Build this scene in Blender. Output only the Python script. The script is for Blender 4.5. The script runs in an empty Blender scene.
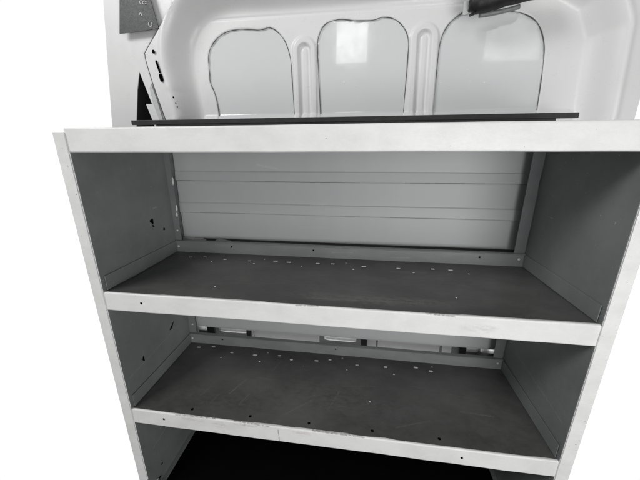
# Steel shelving bolted to the inside wall of a white van, seen from the side door.
# Metres. X runs along the van wall, Y into it, Z up; Z = 0 is the underside of the lowest front lip.
import bpy, bmesh, math, random
import numpy as np
from mathutils import Vector, Matrix
random.seed(7); rng = np.random.default_rng(7)
sc = bpy.context.scene
col = sc.collection

# ------------------------------------------------------------------ camera
CAM = Vector((0.746, -0.7052, 0.9038))
YAW, PITCH, ROLL, F = -.1397, .2992, -.0044, 300.0      # F in pixels of a 640 px wide frame
cy, sy, cp, sp = math.cos(YAW), math.sin(YAW), math.cos(PITCH), math.sin(PITCH)
fw = Vector((sy*cp, cy*cp, -sp)); r0 = Vector((cy, -sy, 0)); u0 = r0.cross(fw)
rt = r0*math.cos(ROLL) + u0*math.sin(ROLL); up = u0*math.cos(ROLL) - r0*math.sin(ROLL)
cd = bpy.data.cameras.new('camera'); cam = bpy.data.objects.new('camera', cd); col.objects.link(cam)
m = Matrix((rt, up, -fw)).transposed().to_4x4(); m.translation = CAM
cam.matrix_world = m
cd.sensor_width = 36; cd.lens = 36*F/640; cd.clip_start = .01; cd.clip_end = 200
sc.camera = cam

# ------------------------------------------------------------------ sizes of the unit
LIP = .060
DECKS = (0.0, .4379, .8937)       # undersides of the three front lips
D = .37                           # depth of the shelves
XR = 1.32                         # the right hand end of the unit
FLOOR = -.362
Y0, Y1, Y2 = .400, .470, .4745     # van wall: outer frame, pressed recess, outer skin

# ------------------------------------------------------------------ materials
def nt(name):
    mt = bpy.data.materials.new(name); mt.use_nodes = True
    t = mt.node_tree; b = t.nodes['Principled BSDF']
    return mt, t, b
def N(t, kind, **kw):
    n = t.nodes.new(kind)
    for k, v in kw.items():
        if k in n.inputs: n.inputs[k].default_value = v
        else: setattr(n, k, v)
    return n
def L(t, a, b): t.links.new(a, b)
def math_n(t, op, a, b=None, c=None, clamp=False):
    n = t.nodes.new('ShaderNodeMath'); n.operation = op; n.use_clamp = clamp
    for i, v in enumerate((a, b, c)):
        if v is None: continue
        if isinstance(v, (int, float)): n.inputs[i].default_value = v
        else: L(t, v, n.inputs[i])
    return n.outputs[0]
def mixc(t, fac, a, b):
    n = t.nodes.new('ShaderNodeMix'); n.data_type = 'RGBA'
    for sock, v in ((n.inputs[0], fac), (n.inputs[6], a), (n.inputs[7], b)):
        if isinstance(v, (int, float)): sock.default_value = v
        elif isinstance(v, tuple): sock.default_value = (*v, 1) if len(v) == 3 else v
        else: L(t, v, sock)
    return n.outputs[2]
def noise(t, co, scale, detail=4, rough=.6, stretch=(1,1,1), lo=0, hi=1, off=(0,0,0)):
    mp = N(t, 'ShaderNodeMapping'); mp.inputs['Scale'].default_value = stretch; mp.inputs['Location'].default_value = off
    L(t, co, mp.inputs[0])
    n = N(t, 'ShaderNodeTexNoise', Scale=scale, Detail=detail, Roughness=rough); L(t, mp.outputs[0], n.inputs['Vector'])
    r = N(t, 'ShaderNodeMapRange', clamp=True); r.inputs['From Min'].default_value = lo; r.inputs['From Max'].default_value = hi
    L(t, n.outputs['Fac'], r.inputs[0]); return r.outputs[0]
def seg(t, sep, a, b, w, ax=(0, 1)):
    """mask of a scratch from a to b in the plane of the two axes"""
    px, py = sep.outputs[ax[0]], sep.outputs[ax[1]]
    dx, dy = b[0]-a[0], b[1]-a[1]; l2 = dx*dx+dy*dy
    x = math_n(t, 'SUBTRACT', px, a[0]); y = math_n(t, 'SUBTRACT', py, a[1])
    h = math_n(t, 'ADD', math_n(t, 'MULTIPLY', x, dx/l2), math_n(t, 'MULTIPLY', y, dy/l2), clamp=True)
    ex = math_n(t, 'SUBTRACT', x, math_n(t, 'MULTIPLY', h, dx)); ey = math_n(t, 'SUBTRACT', y, math_n(t, 'MULTIPLY', h, dy))
    d = math_n(t, 'SQRT', math_n(t, 'ADD', math_n(t, 'MULTIPLY', ex, ex), math_n(t, 'MULTIPLY', ey, ey)))
    return math_n(t, 'SUBTRACT', 1.0, math_n(t, 'DIVIDE', d, w), clamp=True)
def bump(t, b, h, strength, dist=.001):
    n = N(t, 'ShaderNodeBump', Strength=strength, Distance=dist); L(t, h, n.inputs['Height']); L(t, n.outputs[0], b.inputs['Normal'])

def painted(name, base, dirt, rough=.45, amount=.5, scale=6, stretch=(1,1,1), scr=(), scr_ax=(0,1), scr_col=None, spots=None, metal=0, bumpy=.15, smudge_sheen=None):
    mt, t, b = nt(name)
    co = N(t, 'ShaderNodeNewGeometry').outputs['Position']
    big = noise(t, co, scale, 6, .62, stretch, .42, .72)
    fine = noise(t, co, scale*14, 5, .7, stretch, .35, .75)
    c = mixc(t, math_n(t, 'MULTIPLY', big, amount), base, dirt)
    c = mixc(t, math_n(t, 'MULTIPLY', fine, amount*.35), c, dirt)
    if spots:
        s = noise(t, co, spots[0], 3, .6, (1,1,1), spots[1], spots[1]+.03)
        c = mixc(t, s, c, spots[2])
    if smudge_sheen:                                     # worn place, on the decks also painted soft sheen: centre, radii, colour
        sep = N(t, 'ShaderNodeSeparateXYZ'); L(t, co, sep.inputs[0])
        for (cen, rad, ax, colr, k) in smudge_sheen:
            q = [math_n(t, 'DIVIDE', math_n(t, 'SUBTRACT', sep.outputs[i], cc), rr) for i, cc, rr in zip(ax, cen, rad)]
            d2 = math_n(t, 'ADD', math_n(t, 'MULTIPLY', q[0], q[0]), math_n(t, 'MULTIPLY', q[1], q[1]))
            msk = math_n(t, 'SUBTRACT', 1.0, d2, clamp=True)
            nn = noise(t, co, 90, 5, .7, (.5, 1, 1), .40, .62)
            c = mixc(t, math_n(t, 'MULTIPLY', math_n(t, 'MULTIPLY', msk, nn), k), c, colr)
    if scr:
        sep = N(t, 'ShaderNodeSeparateXYZ'); L(t, co, sep.inputs[0])
        tot = None
        for a, bb, w, k in scr:
            s = math_n(t, 'MULTIPLY', seg(t, sep, a, bb, w, scr_ax), k)
            tot = s if tot is None else math_n(t, 'MAXIMUM', tot, s)
        br = noise(t, co, 160, 3, .6, (1,1,1), .35, .55)
        c = mixc(t, math_n(t, 'MULTIPLY', tot, br), c, scr_col or dirt)
    L(t, c, b.inputs['Base Color'])
    b.inputs['Metallic'].default_value = metal
    r = N(t, 'ShaderNodeMapRange'); r.inputs['To Min'].default_value = rough-.08; r.inputs['To Max'].default_value = rough+.15
    L(t, fine, r.inputs[0]); L(t, r.outputs[0], b.inputs['Roughness'])
    bump(t, b, fine, bumpy)
    return mt

M = {}
M['lip'] = painted('white_lip_paint', (.75,.75,.745), (.46,.45,.43), .40, .30, 9, (1,1,1.6), spots=(120, .715, (.12,.10,.08)),
        smudge_sheen=[((1.055,.466), (.055,.014), (0,2), (.38,.38,.37), .45), ((.585,.046), (.035,.013), (0,2), (.45,.40,.36), .6),
                ((.22,.046), (.05,.012), (0,2), (.4,.36,.33), .5), ((.31,.040), (.035,.016), (0,2), (.45,.4,.37), .5), ((.40,.052), (.05,.007), (0,2), (.3,.27,.24), .6)],
        scr=[((.51,.05),(.513,.0),.0022,.9), ((.36,.06),(.48,.058),.002,.8), ((.62,.06),(.78,.0585),.002,.8), ((.16,.058),(.30,.0595),.002,.9),
             ((.58,.496),(.64,.4975),.003,.6), ((.92,.4975),(.99,.495),.003,.7)], scr_ax=(0,2), scr_col=(.15,.13,.11))
def deckmat(name, z, scr, sm):
    return painted(name, (.060,.060,.0585), (.14,.14,.136), .36, .75, 2.6, (1.1,1.6,1), spots=(75, .735, (.16,.16,.15)),
                   scr=scr, scr_col=(.20,.20,.19), bumpy=.22, smudge_sheen=sm)
# scratches on the decks, in metres along X and Y
M['deck_low'] = deckmat('worn_dark_steel_low', 0,
    [((.30,.11),(.335,.19),.004,.45), ((.25,.055),(.262,.10),.003,.35), ((.35,.06),(.372,.12),.003,.35), ((.20,.09),(.215,.13),.003,.3),
     ((.37,.20),(.43,.195),.005,.25), ((.52,.05),(.60,.12),.004,.3), ((.66,.09),(.69,.17),.005,.3), ((.88,.05),(.99,.09),.003,.35), ((.95,.235),(1.17,.20),.002,.35), ((1.10,.14),(1.20,.135),.004,.5), ((.70,.20),(.82,.215),.004,.2), ((.42,.24),(.44,.30),.004,.25)],
    [((.62,.14), (.25,.08), (0,1), (.12,.12,.115), .55), ((.40,.07), (.30,.05), (0,1), (.11,.11,.105), .5), ((.85,.10), (.30,.06), (0,1), (.10,.10,.10), .5)])  # broad pale patches paint scuffs and soft sheen onto the low deck
M['deck_mid'] = deckmat('worn_dark_steel_mid', 0,
    [((.10,.22),(.14,.27),.003,.3), ((.60,.045),(.92,.055),.006,.5), ((.70,.07),(.95,.072),.005,.35), ((.3,.10),(.55,.13),.006,.15), ((.86,.27),(.97,.275),.012,.25), ((1.05,.19),(1.13,.18),.004,.3)],
    [((.80,.06), (.30,.035), (0,1), (.16,.16,.15), .8), ((.50,.15), (.25,.07), (0,1), (.085,.085,.08), .5), ((.30,.08), (.22,.06), (0,1), (.08,.08,.075), .5)])  # same for the middle deck: scuffs plus sheen in the colour
M['flange'] = painted('grey_steel_flange', (.21,.215,.215), (.31,.32,.32), .42, .5, 7, (1,1,3), scr=[((.64,.522),(.72,.524),.003,.5),((.86,.512),(.93,.513),.003,.5)], scr_ax=(0,2), scr_col=(.4,.4,.4))
M['liner'] = painted('grey_liner_paint', (.50,.512,.515), (.43,.44,.443), .46, .35, 1.6, (.6,1,1.2), spots=(140, .75, (.6,.6,.6)),
    scr=[((.345,.842),(.42,.828),.006,.6), ((.55,.690),(.61,.692),.004,.7), ((.5,.60),(.62,.60),.003,.25)], scr_ax=(0,2), scr_col=(.62,.62,.62), bumpy=.0)
for l_ in list(M['liner'].node_tree.nodes['Principled BSDF'].inputs['Roughness'].links): M['liner'].node_tree.links.remove(l_)
M['liner'].node_tree.nodes['Principled BSDF'].inputs['Roughness'].default_value = .48
M['end'] = painted('grey_end_panel_paint', (.165,.173,.173), (.25,.262,.262), .40, .6, 5, (1,1,1), spots=(95, .72, (.45,.46,.46)),
    scr=[((.12,-.05),(.2,-.10),.002,.8),((.05,-.18),(.2,-.16),.0015,.6),((.02,.17),(.3,.19),.002,.3),((.24,-.02),(.33,-.12),.003,.7), ((.10,-.14),(.26,-.20),.002,.5), ((.27,.695),(.29,.697),.002,.7)], scr_ax=(1,2), scr_col=(.5,.5,.5))
M['post'] = painted('grey_upright_paint', (.17,.175,.178), (.26,.27,.27), .4, .4, 8)
M['white'] = painted('white_van_paint', (.74,.74,.74), (.64,.64,.63), .34, .35, 3, bumpy=.03)
M['skin'] = painted('glossy_white_skin', (.70,.712,.715), (.62,.632,.635), .10, .4, 2.2, bumpy=.0, spots=(60,.79,(.9,.9,.9)))
M['skin'].node_tree.nodes['Principled BSDF'].inputs['Coat Weight'].default_value = .6
M['skin'].node_tree.nodes['Principled BSDF'].inputs['Coat Roughness'].default_value = .03
M['black'] = painted('black_rubber', (.006,.006,.006), (.02,.02,.02), .55, .5, 20)
M['seal'] = painted('dark_seal', (.075,.075,.075), (.09,.09,.09), .5, .5, 30)
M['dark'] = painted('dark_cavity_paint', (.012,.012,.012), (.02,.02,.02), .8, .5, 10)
M['plate'] = painted('dark_grey_plate', (.055,.057,.057), (.09,.09,.09), .5, .5, 12)
M['zinc'] = painted('pale_zinc', (.80,.80,.78), (.55,.55,.53), .35, .4, 40, metal=.2)
M['plug'] = painted('pale_plug', (.90,.90,.88), (.50,.50,.48), .4, .8, 11)
M['chrome'] = painted('bright_pressed_steel', (.88,.88,.88), (.6,.6,.6), .35, .3, 20, metal=.25)
M['fold'] = painted('grey_white_fold', (.55,.56,.56), (.4,.4,.4), .4, .5, 10)
M['hole'] = painted('empty_hole', (.001,.001,.001), (.001,.001,.001), 1, .1, 10)
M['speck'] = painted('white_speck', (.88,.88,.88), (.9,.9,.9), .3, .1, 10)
M['cavity'] = painted('dark_cavity_steel', (.07,.072,.072), (.03,.03,.03), .5, .8, 14)
M['strip'] = painted('black_edge_strip', (.014,.014,.014), (.04,.04,.04), .5, .5, 30)
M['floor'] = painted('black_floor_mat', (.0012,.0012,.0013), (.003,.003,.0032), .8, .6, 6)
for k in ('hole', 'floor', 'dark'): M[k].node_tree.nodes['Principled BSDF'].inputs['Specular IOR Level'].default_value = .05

# ------------------------------------------------------------------ object helpers
ALL = []
def tag(o, label=None, cat=None, group=None, kind=None):
    for k, v in (('label', label), ('category', cat), ('group', group), ('kind', kind)):
        if v: o[k] = v
    return o
def empty(name, loc, label, cat):
    o = bpy.data.objects.new(name, None); col.objects.link(o); o.location = loc; o.empty_display_size = .05
    return tag(o, label, cat)
def wloc(o):
    v = Vector((0,0,0))
    while o: v += o.location; o = o.parent
    return v
def obj(name, bm, mat, parent=None, smooth=False, origin=None):
    """bm is in world metres; the object's origin goes to `origin` (or the parent's place)"""
    base = Vector(origin) if origin else (wloc(parent) if parent else Vector((0,0,0)))
    bmesh.ops.translate(bm, verts=bm.verts, vec=-base)
    me = bpy.data.meshes.new(name); bm.to_mesh(me); bm.free()
    me.materials.append(M[mat] if isinstance(mat, str) else mat)
    if smooth:
        me.shade_smooth()
    o = bpy.data.objects.new(name, me); col.objects.link(o)
    if parent: o.parent = parent
    o.location = base - (wloc(parent) if parent else Vector((0,0,0)))
    ALL.append(o); return o
def dup(src, loc, parent):
    o = src.copy(); col.objects.link(o); o.parent = parent
    o.location = Vector(loc) - wloc(parent); k = rng.random(4)
    if src.name.endswith(('plug', 'small_rivet')): o.scale = (.75+.4*k[0], .75+.45*k[1], 1); o.rotation_euler.z = .25*(k[2]-.5)
    ALL.append(o); return o
def box(bm, a, b, bev=.0, seg_=2):
    r = bmesh.ops.create_cube(bm, size=1)
    for v in r['verts']:
        v.co = Vector([(a[i]+b[i])/2 + v.co[i]*(b[i]-a[i]) for i in range(3)])
    if bev:
        es = list({e for v in r['verts'] for e in v.link_edges})
        bmesh.ops.bevel(bm, geom=es, offset=bev, segments=seg_, affect='EDGES', profile=.5)
def sheet_path(bm, pts, thick, x0, x1, step=.02, wob=0.0):
    """folded sheet: a profile of (y, z) points with thickness, run along X with slight waviness"""
    n = len(pts); P = [Vector((p[0], p[1])) for p in pts]; off = []
    for i in range(n):
        a = P[max(i-1,0)]; b = P[min(i+1,n-1)]; d = (b-a).normalized(); off.append(P[i] + Vector((-d.y, d.x))*thick)
    ring = P + off[::-1]
    xs = list(np.linspace(x0, x1, max(2, int((x1-x0)/step)+1))); rows = []
    for x in xs:
        w = wob*(math.sin(x*9.1+pts[0][1]*7)+.6*math.sin(x*23.7+1+pts[0][1]*3)+.35*math.sin(x*61+2))
        w2 = wob*(math.sin(x*7.3+3+pts[0][1]*5)+.5*math.sin(x*31+pts[0][1]))
        rows.append([bm.verts.new((x, q.x+w, q.y+w2*.7)) for q in ring])
    k = len(ring)
    for a, b in zip(rows, rows[1:]):
        for i in range(k): bm.faces.new((a[i], a[(i+1)%k], b[(i+1)%k], b[i]))
    bm.faces.new(rows[0][::-1]); bm.faces.new(rows[-1])
    bmesh.ops.recalc_face_normals(bm, faces=bm.faces)
def arc(c, r, a0, a1, n=5):
    return [(c[0]+r*math.cos(math.radians(a0+(a1-a0)*i/n)), c[1]+r*math.sin(math.radians(a0+(a1-a0)*i/n))) for i in range(n+1)]
def prism(bm, pts, y0, y1):
    """(x, z) outline extruded from y0 to y1"""
    a = [bm.verts.new((x, y0, z)) for x, z in pts]; b = [bm.verts.new((x, y1, z)) for x, z in pts]
    bm.faces.new(a); bm.faces.new(b[::-1]); k = len(pts)
    for i in range(k): bm.faces.new((a[i], b[i], b[(i+1)%k], a[(i+1)%k]))
    bmesh.ops.recalc_face_normals(bm, faces=bm.faces)
def tube(bm, pts, rad, seg_=8, closed=False):
    P = [Vector(p) for p in pts]; rings = []
    for i, p in enumerate(P):
        d = (P[min(i+1,len(P)-1)] - P[max(i-1,0)]).normalized()
        a = d.cross(Vector((0,1,0))); a = a.normalized() if a.length > 1e-4 else Vector((1,0,0)); b = d.cross(a).normalized()
        r = rad[i] if hasattr(rad, '__len__') else rad
        rings.append([bm.verts.new(p + a*r*math.cos(2*math.pi*k/seg_) + b*r*math.sin(2*math.pi*k/seg_)) for k in range(seg_)])
    for r1, r2 in zip(rings, rings[1:]):
        for k in range(seg_): bm.faces.new((r1[k], r1[(k+1)%seg_], r2[(k+1)%seg_], r2[k]))
    bm.faces.new(rings[0][::-1]); bm.faces.new(rings[-1])
    bmesh.ops.recalc_face_normals(bm, faces=bm.faces)
def disc(bm, c, n, rx, ry, h, seg_=20, sq=0):
    """low button standing on a surface: centre c, axis n ('x','y','z'), half sizes rx, ry along the other two axes"""
    ax = {'x': (Vector((0,1,0)), Vector((0,0,1)), Vector((1,0,0))), 'y': (Vector((1,0,0)), Vector((0,0,1)), Vector((0,-1,0))), 'z': (Vector((1,0,0)), Vector((0,1,0)), Vector((0,0,1)))}[n]
    c = Vector(c); rings = []
    for f, hh in ((1, 0), (1, h*.6), (.75, h)):
        ring = []
        for k in range(seg_):
            t = 2*math.pi*k/seg_; ux, uy = math.cos(t), math.sin(t)
            if rx > ry: x = ux*ry*f + (rx-ry)*(1 if ux > 0 else -1 if ux < 0 else 0); y = uy*ry*f
            elif ry > rx: y = uy*rx*f + (ry-rx)*(1 if uy > 0 else -1); x = ux*rx*f
            else: x, y = ux*rx*f, uy*ry*f
            ring.append(bm.verts.new(c + ax[0]*x + ax[1]*y + ax[2]*hh))
        rings.append(ring)
    for r1, r2 in zip(rings, rings[1:]):
        for k in range(seg_): bm.faces.new((r1[k], r1[(k+1)%seg_], r2[(k+1)%seg_], r2[k]))
    bm.faces.new(rings[0][::-1]); bm.faces.new(rings[-1])
    bmesh.ops.recalc_face_normals(bm, faces=bm.faces)
def smooth_line(pts, n=8):
    out = []
    for i in range(len(pts)-1):
        p0, p1, p2, p3 = pts[max(i-1,0)], pts[i], pts[i+1], pts[min(i+2,len(pts)-1)]
        for k in range(n):
            t = k/n
            out.append(tuple(.5*((2*b)+(-a+c)*t+(2*a-5*b+4*c-d)*t*t+(-a+3*b-3*c+d)*t**3) for a, b, c, d in zip(p0,p1,p2,p3)))
    out.append(pts[-1]); return out

# ------------------------------------------------------------------ shelving unit
unit = empty('shelving_unit', (XR/2, D/2, FLOOR), 'grey steel three-tier shelving unit with white front lips bolted along the van wall', 'shelving')

# shelves: deck > front_lip, back_flange, side_flange, rivets and plugs
slots_mid = [(.095,.312),(.150,.319),(.239,.305),(.337,.302),(.435,.312),(.487,.307),(.595,.308),(.650,.311),(.762,.300),(.882,.298),(.999,.307),(1.058,.305)]
dots_mid = [(.195,.283),(.362,.279),(.540,.275),(.726,.272),(.929,.268),(1.11,.28)]
pin_mid = [(.388,.325),(.697,.326),(.31,.08),(1.02,.10)]
slots_low = [(.055,.340),(.118,.352),(.215,.325),(.320,.322),(.425,.332),(.480,.315),(.585,.322),(.640,.335),(.752,.318),(.865,.322),(.985,.335),(1.040,.322)]
dots_low = [(.182,.290),(.352,.287),(.535,.284),(.712,.286),(.895,.286)]
pin_low = [(.370,.345),(.690,.352),(1.05,.347),(.80,.14)]
holes_low = [(.205,.027),(.409,.027),(.605,.027),(.805,.027),(1.005,.027)]
lip_holes = {0: [(.115,.034),(1.065,.030)], 1: [(.118,.470)], 2: []}
proto = {}
def fitting(kind, p, parent, nm, mat, args, axis='z'):
    if kind not in proto:
        bm = bmesh.new(); disc(bm, p, axis, *args)
        if mat == 'plug':
            nf = len(bm.faces); disc(bm, Vector(p)-Vector((0,-.0008,.0002)), axis, args[0]*1.14, args[1]*1.25, .00045, args[3])
            bm.faces.ensure_lookup_table()
            for f in bm.faces[nf:]: f.material_index = 1
        proto[kind] = obj(nm, bm, mat, parent, origin=p)
        if mat == 'plug': proto[kind].data.materials.append(M['hole'])
        return proto[kind]
    return dup(proto[kind], p, parent)
for i, z in enumerate(DECKS):
    top = z + LIP
    bm = bmesh.new()
    nx, ny = 110, 34; g = [[None]*(ny+1) for _ in range(nx+1)]
    x0, x1, ya, yb = .0015, XR-.0015, .006, D-.001
    for a in range(nx+1):
        for b in range(ny+1):
            x = x0+(x1-x0)*a/nx; y = ya+(yb-ya)*b/ny
            sag = -.0022*math.sin(math.pi*b/ny)*(1+.5*math.sin(x*8+i)) + .0006*math.sin(x*31+y*40)*math.sin(math.pi*b/ny)
            g[a][b] = bm.verts.new((x, y, top+sag))
    for a in range(nx):
        for b in range(ny): bm.faces.new((g[a][b], g[a+1][b], g[a+1][b+1], g[a][b+1]))
    r = bmesh.ops.extrude_face_region(bm, geom=bm.faces[:])
    bmesh.ops.translate(bm, verts=[v for v in r['geom'] if isinstance(v, bmesh.types.BMVert)], vec=(0,0,-.002))
    bmesh.ops.recalc_face_normals(bm, faces=bm.faces)
    deck = obj('shelf', bm, ('deck_low','deck_mid','deck_mid')[i], unit, smooth=False, origin=(0, 0, top))
    # front lip: rolled top edge, face, return under
    bm = bmesh.new()
    prof = [(.0085, top-.0002)] + arc((.0045, top-.0045), .0045, 90, 180, 5) + arc((.004, z+.004), .004, 180, 270, 4) + [(.018, z)]
    sheet_path(bm, prof, .002, -.002, XR+.002, .012, .00045)
    obj('front_lip', bm, 'lip', deck, origin=(0, 0, z))
    # back flange with a small folded top
    bm = bmesh.new(); ft = top + (.0475 if i < 2 else .0440)
    prof = [(D-.0015, top-.001)] + [(D-.0015, ft-.006)] + [(D-.0045, ft-.0045), (D-.0055, ft-.001), (D-.0035, ft), (D+.012, ft)]
    sheet_path(bm, prof[::-1], .002, .002, XR-.002, .02, .0003)
    obj('back_flange', bm, 'flange', deck, origin=(0, D, top))
    if i == 2:
        bm = bmesh.new(); box(bm, (-.095, D-.012, ft-.013), (XR+.06, D-.004, ft+.003), .0015); box(bm, (.0, D-.010, top-.001), (XR, D-.0045, ft-.012), .001)
        obj('edge_strip', bm, 'strip', deck, origin=(0, D, ft))
    # side flanges folded up against the end panels
    for s, xx in (((1, .0022), (-1, XR-.0022)) if i < 2 else ()):
        bm = bmesh.new(); box(bm, (min(xx, xx+s*.002), .012, top+.0006), (max(xx, xx+s*.002), D-.003, top+(.046 if i < 2 else .030)), .0006, 1)
        obj('side_flange', bm, 'end', deck, origin=(xx, D/2, top))
    fz = top + .027
    for xx in ((.012, XR-.02) if i < 2 else ()):
        fitting('rivet', (xx, D-.0018, fz-(.004 if xx < .5 else 0)), deck, 'rivet', 'zinc', (.0042,.0042,.002,14), 'y')
    if i == 1:
        for xx in (.24, .57, 1.17): fitting('hole', (xx, D-.0019, fz+.002), deck, 'bolt_hole', 'hole', (.0035,.0035,.0005,12), 'y')
    if i == 0:
        for xx in (.155, .66): fitting('hole', (xx, D-.0019, fz+.002), deck, 'bolt_hole', 'hole', (.0035,.0035,.0005,12), 'y')
    tz = top + .0002
    S, Dt, Pn = ((slots_low, dots_low, pin_low), (slots_mid, dots_mid, pin_mid), ((),(),()))[i]
    for (x, y) in S: fitting('slot', (x, y, tz-.0018*math.sin(math.pi*y/D)*.6), deck, 'slot_plug', 'plug', (.0084,.0042,.0006,16))
    for (x, y) in Dt: fitting('dot', (x, y, tz-.0015), deck, 'round_plug', 'plug', (.0038,.0038,.0006,12))
    for (x, y) in Pn: fitting('pin', (x, y, tz-.0010), deck, 'small_rivet', 'plug', (.0024,.0024,.0009,10))
    if i == 0:
        for (x, y) in holes_low: fitting('dhole', (x, y, tz), deck, 'deck_hole', 'hole', (.0045,.0045,.0004,14))
    for (x, zz) in lip_holes[i]:
        fitting('lhole', (x, -.0008, zz), deck, 'lip_hole', 'hole', (.0036,.0036,.0006,14), 'y')

# end panels: a sheet with a white front flange, a folded foot and knock-out holes
def knockout(parent, x, y, z, ry, rz, tilt=0):
    bm = bmesh.new()
    n = 14; ring = []
    for k in range(n):
        t = 2*math.pi*k/n; rr = 1 + .25*math.sin(3*t+y*50)
        a, b = ry*rr*math.cos(t), rz*rr*math.sin(t)
        ring.append((a*math.cos(tilt)-b*math.sin(tilt), a*math.sin(tilt)+b*math.cos(tilt)))
    v = [bm.verts.new((x, y+a, z+b)) for a, b in ring]; w = [bm.verts.new((x+.0007, y+a, z+b)) for a, b in ring]
    bm.faces.new(v[::-1]); bm.faces.new(w)
    for k in range(n): bm.faces.new((v[k], v[(k+1)%n], w[(k+1)%n], w[k]))
    bmesh.ops.recalc_face_normals(bm, faces=bm.faces)
    return obj('knockout_hole', bm, 'hole', parent, origin=(x, y, z))
for s, xx in ((1, 0.0), (-1, XR)):
    bm = bmesh.new(); box(bm, (min(xx, xx-s*.002), .001, FLOOR+.002), (max(xx, xx-s*.002), D+.075, DECKS[2]+LIP-.004), .0006, 1)
    ep = obj('end_panel', bm, 'end', unit, origin=(xx, D/2, FLOOR))
    bm = bmesh.new(); box(bm, (min(xx-s*.001, xx-s*.034), -.0035, FLOOR+.001), (max(xx-s*.001, xx-s*.034), .0005, DECKS[2]+LIP-.01), .0012)
    obj('front_flange', bm, 'lip', ep, origin=(xx, 0, FLOOR))
    bm = bmesh.new(); box(bm, (min(xx+s*.0004, xx+s*.018), .01, FLOOR+.0045), (max(xx+s*.0004, xx+s*.018), D, FLOOR+.0065), .0006, 1)
    obj('foot', bm, 'end', ep, origin=(xx, D/2, FLOOR))
    if s == 1:
        knockout(ep, .0004, .253, .652, .008, .010, .4); knockout(ep, .0004, .256, .634, .003, .006, .9); knockout(ep, .0004, .312, .608, .0045, .005)
        knockout(ep, .0004, .262, .212, .017, .0042, .62); knockout(ep, .0004, .092, .190, .004, .010)
        knockout(ep, .0004, .045, -.333, .011, .006, .3); knockout(ep, .0004, .075, -.290, .004, .004)
        bm = bmesh.new(); disc(bm, (.004, .03, FLOOR+.03), 'x', .010, .010, .014, 6); disc(bm, (.002, .03, FLOOR+.03), 'x', .015, .015, .002, 18)
        obj('bolt', bm, 'zinc', ep, origin=(.004, .03, FLOOR+.03))
# rear uprights, thin folded angles; the left one leans as photographed
def upright(p_top, p_bot, w, parent):
    (xt, zt), (xb, zb) = p_top, p_bot
    bm = bmesh.new(); n = 40; A = []
    for k in range(n+1):
        t = k/n; x = xt+(xb-xt)*t; z = zt+(zb-zt)*t; j = .0012*math.sin(t*37)+.0008*math.sin(t*91)
        A.append(((x, z), (x+w+j, z)))
    prism(bm, [a for a, b in A]+[b for a, b in A[::-1]], D+.0055, D+.0075)
    return obj('rear_upright', bm, 'post', parent, origin=(xb, D, zb))
u1 = upright((-.016, .955), (.002, FLOOR+.01), .036, unit)
upright((XR-.036, .955), (XR-.036, FLOOR+.01), .036, unit)
for (x, z) in ((.012,.585), (.017,.150), (.004,.93)):
    bm = bmesh.new(); disc(bm, (x, D+.0055, z), 'y', .0035, .0035, .0015, 12); obj('rivet', bm, 'zinc', u1, origin=(x, D, z))
for (x, z, w, h) in ((.0245,.782,.0035,.016), (.0235,.676,.003,.013), (.0205,.650,.0025,.009)):
    bm = bmesh.new(); prism(bm, [(x-w*.4, z-h), (x+w*.5, z-h*.6), (x+w, z+.1*h), (x+w*.3, z+h), (x-w*.6, z+h*.7), (x-w*.9, z-.2*h)], D+.003, D+.0054)
    obj('weld_spatter', bm, 'plug', u1, origin=(x, D, z))

# ------------------------------------------------------------------ liner boards on the van wall, behind the shelves
liner = empty('wall_liner', (XR/2, .43, .1), 'grey ribbed liner board of horizontal bands behind the shelves', 'liner')
def liner_board(zs, x0, x1, y=.430):
    """profile from bottom to top"""
    bm = bmesh.new(); sheet_path(bm, zs, -.003, x0, x1, .03, .0005); return bm
def band(za, zb, y=.430):
    return [(y, za), (y, zb-.001), (y-.006, zb)]
# each band leans out towards a folded bead, then laps over the next one
for nm, prof in (('lower_board', [(.431,.104),(.430,.110),(.430,.30),(.430,.497)]),
                 ('liner_board', [(.434,.538),(.430,.543),(.430,.645),(.431,.6485)]),
                 ('liner_board', [(.4250,.6505),(.4240,.653),(.4280,.688),(.431,.692),(.431,.774),(.432,.778)]),
                 ('liner_board', [(.4250,.780),(.4240,.783),(.4280,.814),(.431,.818),(.431,.90),(.431,.972)])):
    obj(nm, liner_board(prof, .003, XR-.01), 'liner', liner, smooth=False, origin=(.5, .43, prof[0][1]))
# torn dark edge between the liner and the upright
bm = bmesh.new(); pts = smooth_line([(.0275-.018*((z-.5)/.4)+.0018*math.sin(z*60)+.0012*math.sin(z*170), D+.009, z) for z in np.linspace(.545, .95, 28)], 3)
tube(bm, pts, [max(.0007, .0015+.0011*math.sin(k*.7)) for k in range(len(pts))], 6)
obj('edge_seal', bm, 'black', liner, origin=(.03,D+.01,.545))
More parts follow.
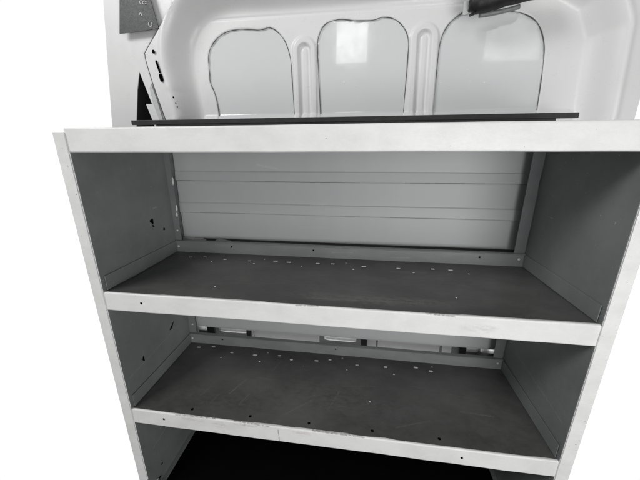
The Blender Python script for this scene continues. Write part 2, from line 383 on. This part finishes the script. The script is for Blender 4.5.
# dark backing behind the slot and the pressed sheet metal seen through it
wall_low = empty('lower_van_wall', (XR/2, .5, .05), 'pressed bright metal of the lower van wall in the gap above the bottom shelf', 'van wall')
bm = bmesh.new(); box(bm, (-.03, .520, FLOOR), (XR+.03, .525, .99))
[box(bm, (x, .447, FLOOR), (x+.004, .5195, .99)) for x in (-.03, XR+.026)]
obj('backing', bm, 'cavity', wall_low, origin=(XR/2, .52, 0))
for a, b in ((-.03,.018), (.082,.226), (.597,.745), (1.217,1.272), (1.282,1.342)):
    bm = bmesh.new(); n = 12; xs = np.linspace(a, b, n); tube(bm, [(x, .494, .060) for x in xs], [.017*min(1, .80+1.6*min(k, n-1-k)/n) for k in range(n)], 14)
    obj('pressed_tube', bm, 'chrome', wall_low, smooth=True, origin=((a+b)/2, .49, .06))
for a, b in ((.262,.575), (.842,1.108), (1.120,1.158), (.795,.832), (.15+.1,.258)):
    bm = bmesh.new(); box(bm, (a, .474, .02), (b, .478, .098), .0015); obj('pressed_panel', bm, 'white', wall_low, origin=((a+b)/2, .476, .06))
for x, wd, h in ((.030,.040,.085),(.228,.022,.09),(.765,.028,.084),(1.185,.03,.09)):  # dark blocks added to break up the bright gap
    bm = bmesh.new(); box(bm, (x, .462, .01), (x+wd, .472, h), .002); obj('dark_block', bm, 'strip', wall_low, origin=(x, .467, .05))
# pale strips standing in for the bright wall glimpsed above the middle shelf, left
bm = bmesh.new(); prism(bm, [(-.02,.524),(.088,.524),(.105,.534),(.090,.5405),(-.02,.5415)], .4235, .4245); obj('gap_sliver', bm, 'plug', liner, origin=(.06,.437,.536))
bm = bmesh.new(); prism(bm, [(.14,.526),(.19,.527),(.215,.5335),(.17,.5405),(.15,.538)], .4235, .4245); obj('gap_sliver', bm, 'zinc', liner, origin=(.17,.437,.536))
bm = bmesh.new(); box(bm, (-.03, .438, .498), (XR+.02, .444, .56)); obj('backing', bm, 'seal', liner, origin=(.6,.44,.53))

# ------------------------------------------------------------------ upper van wall: pressed sheet metal, as one relief
wall = empty('van_side_wall', (.6, Y1, .95), 'white pressed sheet metal van wall with rounded window recesses above the top shelf', 'van wall')
# outline points measured in the photograph's pixels are turned into metres on the wall once, here
def on(px, py, y):
    u, v = (px-320)/F, (240-py)/F; d = fw + rt*u + up*v; t = (y-CAM.y)/d.y; p = CAM + d*t; return (p.x, p.z)
recess = [on(*p, Y1) for p in [(206,124),(206,117),(202,98),(198.5,82),(195.5,68),(195,55),(196.5,44),(202,31),(209,23.5),(218,18.5),(234,15.6),(262,14.6),(310,11.5),(400,5.5),(500,-.5)]]
pan = [ [(219.7,122),(219.7,120),(217.8,106),(215,94),(212,87),(210,81),(209.6,74),(208.8,64),(208.6,55),(211.5,46),(218.5,37),(228,31.5),(238,29.6),(248.8,29.2),(258,30),(264,29),(269,27.6),(275.3,30),(283,38),(287.8,48),(291,62.5),(292.7,87.5),(295,122)],
        [(321,122),(318.9,78),(317.6,47),(319.6,34),(325.6,24),(338,19.6),(348,19.8),(357,20.6),(372.5,20.2),(383.4,17.2),(394.4,19),(403.4,26.8),(408.2,39),(407.6,62.5),(404.9,93.75),(402.6,122)],
        [(431.4,122),(434.8,93.75),(437.6,62.5),(440.8,41),(447.5,26),(458,16),(468,11),(488,9.5)] ]
pan = [[on(*p, Y1) for p in q] for q in pan]
pan[2] += [(1.17,1.309),(1.225,1.298),(1.268,1.272),(1.295,1.225),(1.306,1.17),(1.312,1.08),(1.316,.97)]
pan = [smooth_line(q, 5) for q in pan]
X = np.arange(-.16, 1.56, .0028); Z = np.arange(.93, 1.52, .0028)
GX, GZ = np.meshgrid(X, Z, indexing='ij')
def sdist(poly, inside_sign=True):
    P = np.array(poly); best = np.full(GX.shape, 9.); ins = np.zeros(GX.shape, bool)
    for a, b in zip(P, np.roll(P, -1, 0)):
        d = b-a; h = np.clip(((GX-a[0])*d[0]+(GZ-a[1])*d[1])/max(d@d,1e-12), 0, 1)
        best = np.minimum(best, np.hypot(GX-a[0]-h*d[0], GZ-a[1]-h*d[1]))
        c = ((a[1] > GZ) != (b[1] > GZ)) & (GX < (b[0]-a[0])*(GZ-a[1])/(b[1]-a[1]+1e-12)+a[0]); ins ^= c
    return np.where(ins, -best, best)
sm = lambda x: (lambda t: t*t*(3-2*t))(np.clip(x, 0, 1))
rc = smooth_line(recess, 5); rc += [(1.30, rc[-1][1]-.012), (1.37, rc[-1][1]-.05), (1.405, rc[-1][1]-.12), (1.42, 1.0), (1.42, .6), (rc[0][0]+.012, .6)]
dr = sdist(rc)
H = Y1 - (Y1-Y0)*sm(np.clip(dr/.078, 0, 1)**1.15)
H -= .004*np.exp(-((dr-.084)/.010)**2)                                   # rolled edge of the recess
def stadium(xc, zt, r, lean):                                           # half-open pressed groove, closed at the top
    x = GX - (xc + lean*(GZ-1.0)); z = np.maximum(GZ-(zt-r), 0); return np.hypot(x, z) - r
a1, b1 = on(306.5, 118, Y1), on(304, 37, Y1); a2, b2 = on(419.5, 118, Y1), on(425.5, 23, Y1)
for (a, b, ro, ri) in ((a1, b1, .040, .020), (a2, b2, .044, .020)):
    lean = (b[0]-a[0])/(b[1]-a[1])
    so = stadium(a[0], b[1], ro, lean); si = stadium(a[0], b[1]-.022, ri, lean)
    H -= .0065*(1-sm((so+.004)/.010)); H += .013*(1-sm((si+.003)/.008)); H -= .0045*(1-sm((si+ri*.72)/.009))
dp = [sdist(q) for q in pan]
dmin = np.minimum.reduce(dp)
H += (Y2-Y1)*(1-sm((dmin+.001)/.004))
H += (.0007*np.sin(GX*11+GZ*7)*np.sin(GZ*13+1) + .0004*np.sin(GX*29)*np.cos(GZ*23))*sm((dmin+.004)/.006) + .00025*np.sin(GX*5+GZ*9)
H -= .016*(1-sm((GZ-1.004)/.022))*sm((.01-dr)/.02)  # upturned foot of the recess, added to catch light as a bright band
# a faint ledge above the recesses, a shallow dent near the left flange
H += .002*(1-sm(np.abs(GZ-1.335)/.006))*sm((dr+.1)/.05)*(dr < 0)
H -= .0025*np.exp(-(((GX-.052)/.02)**2+((GZ-1.11)/.018)**2)) - .002*np.exp(-(((GX-.06)/.03)**2+((GZ-1.10)/.012)**2))
seam = [on(*p, Y0) for p in [(172,-30),(172,-6),(172.3,3),(170,9),(146.5,50),(145.2,55),(147,64),(156,93),(166.5,123),(168,130)]]
seam = smooth_line(seam, 4)
left_poly = seam + [(-1, .8), (-1, 2)]
dl = sdist(left_poly)                                                    # negative left of the seam
def grid_mesh(mask, Hm):
    bm = bmesh.new(); idx = {}
    I, J = np.nonzero(mask)
    def V(i, j):
        k = (i, j)
        if k not in idx: idx[k] = bm.verts.new((X[i], Hm[i, j], Z[j]))
        return idx[k]
    for i, j in zip(I.tolist(), J.tolist()): bm.faces.new((V(i,j), V(i+1,j), V(i+1,j+1), V(i,j+1)))
    for f in bm.faces: f.smooth = True
    return bm
cell = lambda A: (A[:-1,:-1]+A[1:,:-1]+A[:-1,1:]+A[1:,1:])/4
cl, cpn = cell(dl), [cell(d) for d in dp]
in_any = np.minimum.reduce(cpn) < -.001
obj('pressed_frame', grid_mesh((cl > 0) & ~in_any, H), 'white', wall, origin=(.6, Y1, .95))
names = ['glossy grey-white recessed panel with a crooked left edge', 'glossy recessed panel mirroring a bright rectangular opening', 'glossy recessed panel partly hidden by the black rubber boot']
for q, c, lb in zip(pan, cpn, names):
    sk = obj('recessed_panel', grid_mesh((c < -.001), H), 'skin', wall, origin=(float(np.mean([p[0] for p in q])), Y2, 1.1)); sk['label'] = lb
    pts = [(p[0], Y1+.001, p[1]) for p in q]
    bm = bmesh.new(); tube(bm, pts, [.0011+.0006*math.sin(k*.9)*math.sin(k*.23) for k in range(len(pts))], 8)
    obj('panel_seal', bm, 'seal', wall, origin=pts[0])
for px, py, r in ((344,82,.0032),(356.5,85.5,.0018),(441,83,.0024),(449.5,85.5,.0018),(467,70,.0018),(470,81.5,.0024),(484.5,82.5,.0032),(357.5,82,.0012)):  # small pale raised discs on the recessed panels
    x, z = on(px, py, Y2); bm = bmesh.new(); disc(bm, (x, Y2-.0004, z), 'y', r*.95, r*.5, .0007, 10); obj('pale_speck', bm, 'speck', wall, origin=(x, Y2, z))
# small openings in the frame's left flange
def fhole(px, py, rx, rz, ang=0, y=Y0-.0012):
    x, z = on(px, py, y); bm = bmesh.new(); disc(bm, (0,0,0), 'y', rx, rz, .0006, 18)
    bmesh.ops.rotate(bm, verts=bm.verts, matrix=Matrix.Rotation(ang, 3, 'Y')); bmesh.ops.translate(bm, verts=bm.verts, vec=(x, y-.004, z))
    obj('flange_hole', bm, 'hole', wall, origin=(x, y, z))
fhole(154.3, 52, .0052, .0062); fhole(158.8, 67, .0038, .021, -.22); fhole(162, 78, .0068, .0135, -.15)
fhole(174.2, 97.5, .0032, .0034); fhole(176.5, 103.5, .0018, .004, -.3); fhole(178, 107, .0022, .003); fhole(170.8, 121.5, .0036, .0036)

# pillar to the left of the seam
pil = empty('van_pillar', (-.1, .43, .95), 'white pillar sheet left of the dark seam, with a stepped lower edge', 'van pillar')
YP = .418
P = [on(*p, YP) for p in [(136,-40),(176,-40),(176,4),(149.5,54),(170.5,128),(155.2,128),(153.3,121.8),(146,104),(152.2,104),(138,68),(122,30)]]
bm = bmesh.new(); prism(bm, P, YP, YP+.003); obj('pillar_sheet', bm, 'white', pil, origin=(-.1, YP, .95))
P = [on(*p, YP-.004) for p in [(150,88),(153.6,104),(160.5,122),(163.8,122),(157.5,101),(151.5,84)]]
bm = bmesh.new(); prism(bm, P, YP-.006, YP-.0005); obj('pillar_fold', bm, 'fold', pil, origin=(-.05, YP, 1.05))
P = [on(*p, YP) for p in [(100,-40),(137,-40),(139,30),(139.5,66),(137,90),(136,128),(112,128),(107,60)]]
bm = bmesh.new(); prism(bm, P, YP+.002, YP+.005); obj('outer_pillar_sheet', bm, 'white', pil, origin=(-.2, YP, .95))
bm = bmesh.new(); tube(bm, [(p[0], Y0+.001, p[1]) for p in seam], .0022, 8); obj('seam_seal', bm, 'seal', pil, origin=(seam[0][0], Y0, seam[0][1]))
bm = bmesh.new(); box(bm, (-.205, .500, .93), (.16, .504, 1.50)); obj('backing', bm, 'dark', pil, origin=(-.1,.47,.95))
# dark plate with pale marks
plate = empty('dark_plate', (-.06, .395, 1.33), 'dark grey metal plate with three pale punched marks at the top left', 'plate')
P = [on(*p, .398) for p in [(120,-20),(145,-20),(150.8,0),(159,28.3),(148,30.3),(120,34)]]
bm = bmesh.new(); prism(bm, P, .396, .399); obj('plate_sheet', bm, 'plate', plate, origin=(-.06,.398,1.33))
def loop_mark(px, py, r, a0, a1, sq=1.0):
    x, z = on(px, py, .395); pts = [(x+r*math.cos(math.radians(a)), .3952, z+r*sq*math.sin(math.radians(a))) for a in np.linspace(a0, a1, 12)]
    bm = bmesh.new(); tube(bm, pts, .0011, 6); obj('punched_mark', bm, 'plug', plate, origin=(x,.395,z))
loop_mark(150.3, 24.2, .0068, 100, 400); loop_mark(144.5, 2.6, .0075, 20, 330, .6); loop_mark(141.2, 2.2, .006, -60, 240, .7); loop_mark(140.6, 14.5, .004, -90, 200)

# black rubber boot hanging at the top right
boot = empty('rubber_boot', (1.08, .40, 1.29), 'black rubber boot sticking in over the white wall at the top right corner', 'rubber boot')
bm = bmesh.new()
axis = [((1.037,.392,1.309),.010),((1.041,.391,1.3085),.019),((1.050,.390,1.306),.025),((1.066,.388,1.306),.029),((1.09,.386,1.311),.030),((1.12,.384,1.319),.031),((1.16,.382,1.327),.032),((1.22,.38,1.335),.032),((1.235,.38,1.337),.029),((1.243,.38,1.338),.018)]
ax2 = smooth_line([(*p, r) for p, r in axis], 5)
tube(bm, [p[:3] for p in ax2], [p[3]*(1+.03*math.sin(k*1.1)) for k, p in enumerate(ax2)], 20)
obj('sleeve', bm, 'black', boot, smooth=True, origin=(1.08,.40,1.29))
bm = bmesh.new(); tube(bm, smooth_line([(1.062,.385,1.284),(1.053,.384,1.277),(1.045,.383,1.2745),(1.040,.383,1.272)], 4), .0035, 8); obj('cable_tie', bm, 'black', boot, smooth=True, origin=(1.05,.384,1.276))
bm = bmesh.new(); box(bm, (1.024,.395,1.279), (1.040,.402,1.315), .002); obj('bracket', bm, 'liner', boot, origin=(1.03,.4,1.30))
bm = bmesh.new(); tube(bm, smooth_line([(1.072,.40,1.277),(1.10,.40,1.279),(1.14,.40,1.285),(1.18,.40,1.293)], 4), .0065, 12); obj('sleeve_edge', bm, 'flange', boot, smooth=True, origin=(1.1,.4,1.28))

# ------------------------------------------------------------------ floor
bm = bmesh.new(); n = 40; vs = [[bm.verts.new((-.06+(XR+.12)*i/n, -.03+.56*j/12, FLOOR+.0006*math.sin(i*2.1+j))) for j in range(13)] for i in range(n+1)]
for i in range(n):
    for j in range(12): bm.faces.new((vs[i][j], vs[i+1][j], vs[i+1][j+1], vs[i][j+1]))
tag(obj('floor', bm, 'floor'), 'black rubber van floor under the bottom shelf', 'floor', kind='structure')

# ------------------------------------------------------------------ light
w = bpy.data.worlds.new('World'); sc.world = w; w.use_nodes = True
t = w.node_tree; bg = t.nodes['Background']
tc = N(t, 'ShaderNodeTexCoord'); sx = N(t, 'ShaderNodeSeparateXYZ'); L(t, tc.outputs['Generated'], sx.inputs[0])
mr = N(t, 'ShaderNodeMapRange', clamp=True)      # bright white air beyond the van, dimmer on the side the camera stands
mr.inputs['From Min'].default_value = .12; mr.inputs['From Max'].default_value = .30; mr.inputs['To Min'].default_value = .16; mr.inputs['To Max'].default_value = 1.02
L(t, sx.outputs[1], mr.inputs[0]); L(t, mr.outputs[0], bg.inputs['Strength']); bg.inputs['Color'].default_value = (1,1,1,1)
def area(name, loc, target, sx_, sy_, power, colr=(1,1,1), spread=math.pi):
    ld = bpy.data.lights.new(name, 'AREA'); ld.shape = 'RECTANGLE'; ld.size = sx_; ld.size_y = sy_; ld.energy = power; ld.color = colr; ld.spread = spread
    o = bpy.data.objects.new(name, ld); col.objects.link(o); o.location = loc
    o.rotation_euler = (Vector(target)-Vector(loc)).to_track_quat('-Z', 'Y').to_euler(); return o
area('door_light', (-1.35, -1.6, 2.8), (.75, .3, .6), 1.3, .9, 60)
area('front_light', (1.3, -2.6, .95), (.75, .3, .6), 1.6, .5, 9)
area('side_fill', (1.55, -1.5, .60), (1.0, .43, .78), 1.0, .6, 12)  # added fill lamp, makes the glow on the liner's right
area('window_light', (.57, -2.2, 2.04), (.57, .3, 2.04-.0), .34, .44, 2.6)
area('far_window_light', (2.25, -2.2, 1.97), (2.25, .3, 1.97), .55, .40, 1.5)
area('low_light', (1.7, -2.3, .1), (.6, .3, .4), 2.0, .8, 11)
area('upper_cavity_fill', (.62, .455, .40), (.62, .49, .06), 1.2, .02, 1.6)  # added strip lamp hidden behind the liner, brightens the slot from above
area('cavity_fill', (.62, .455, -.02), (.62, .50, .08), 1.2, .03, .3)  # added strip lamp behind the bottom shelf, brightens the slot from below

sc.render.engine = 'CYCLES'
sc.view_settings.view_transform = 'Standard'; sc.view_settings.look = 'None'; sc.view_settings.exposure = 0
sc.cycles.max_bounces = 8
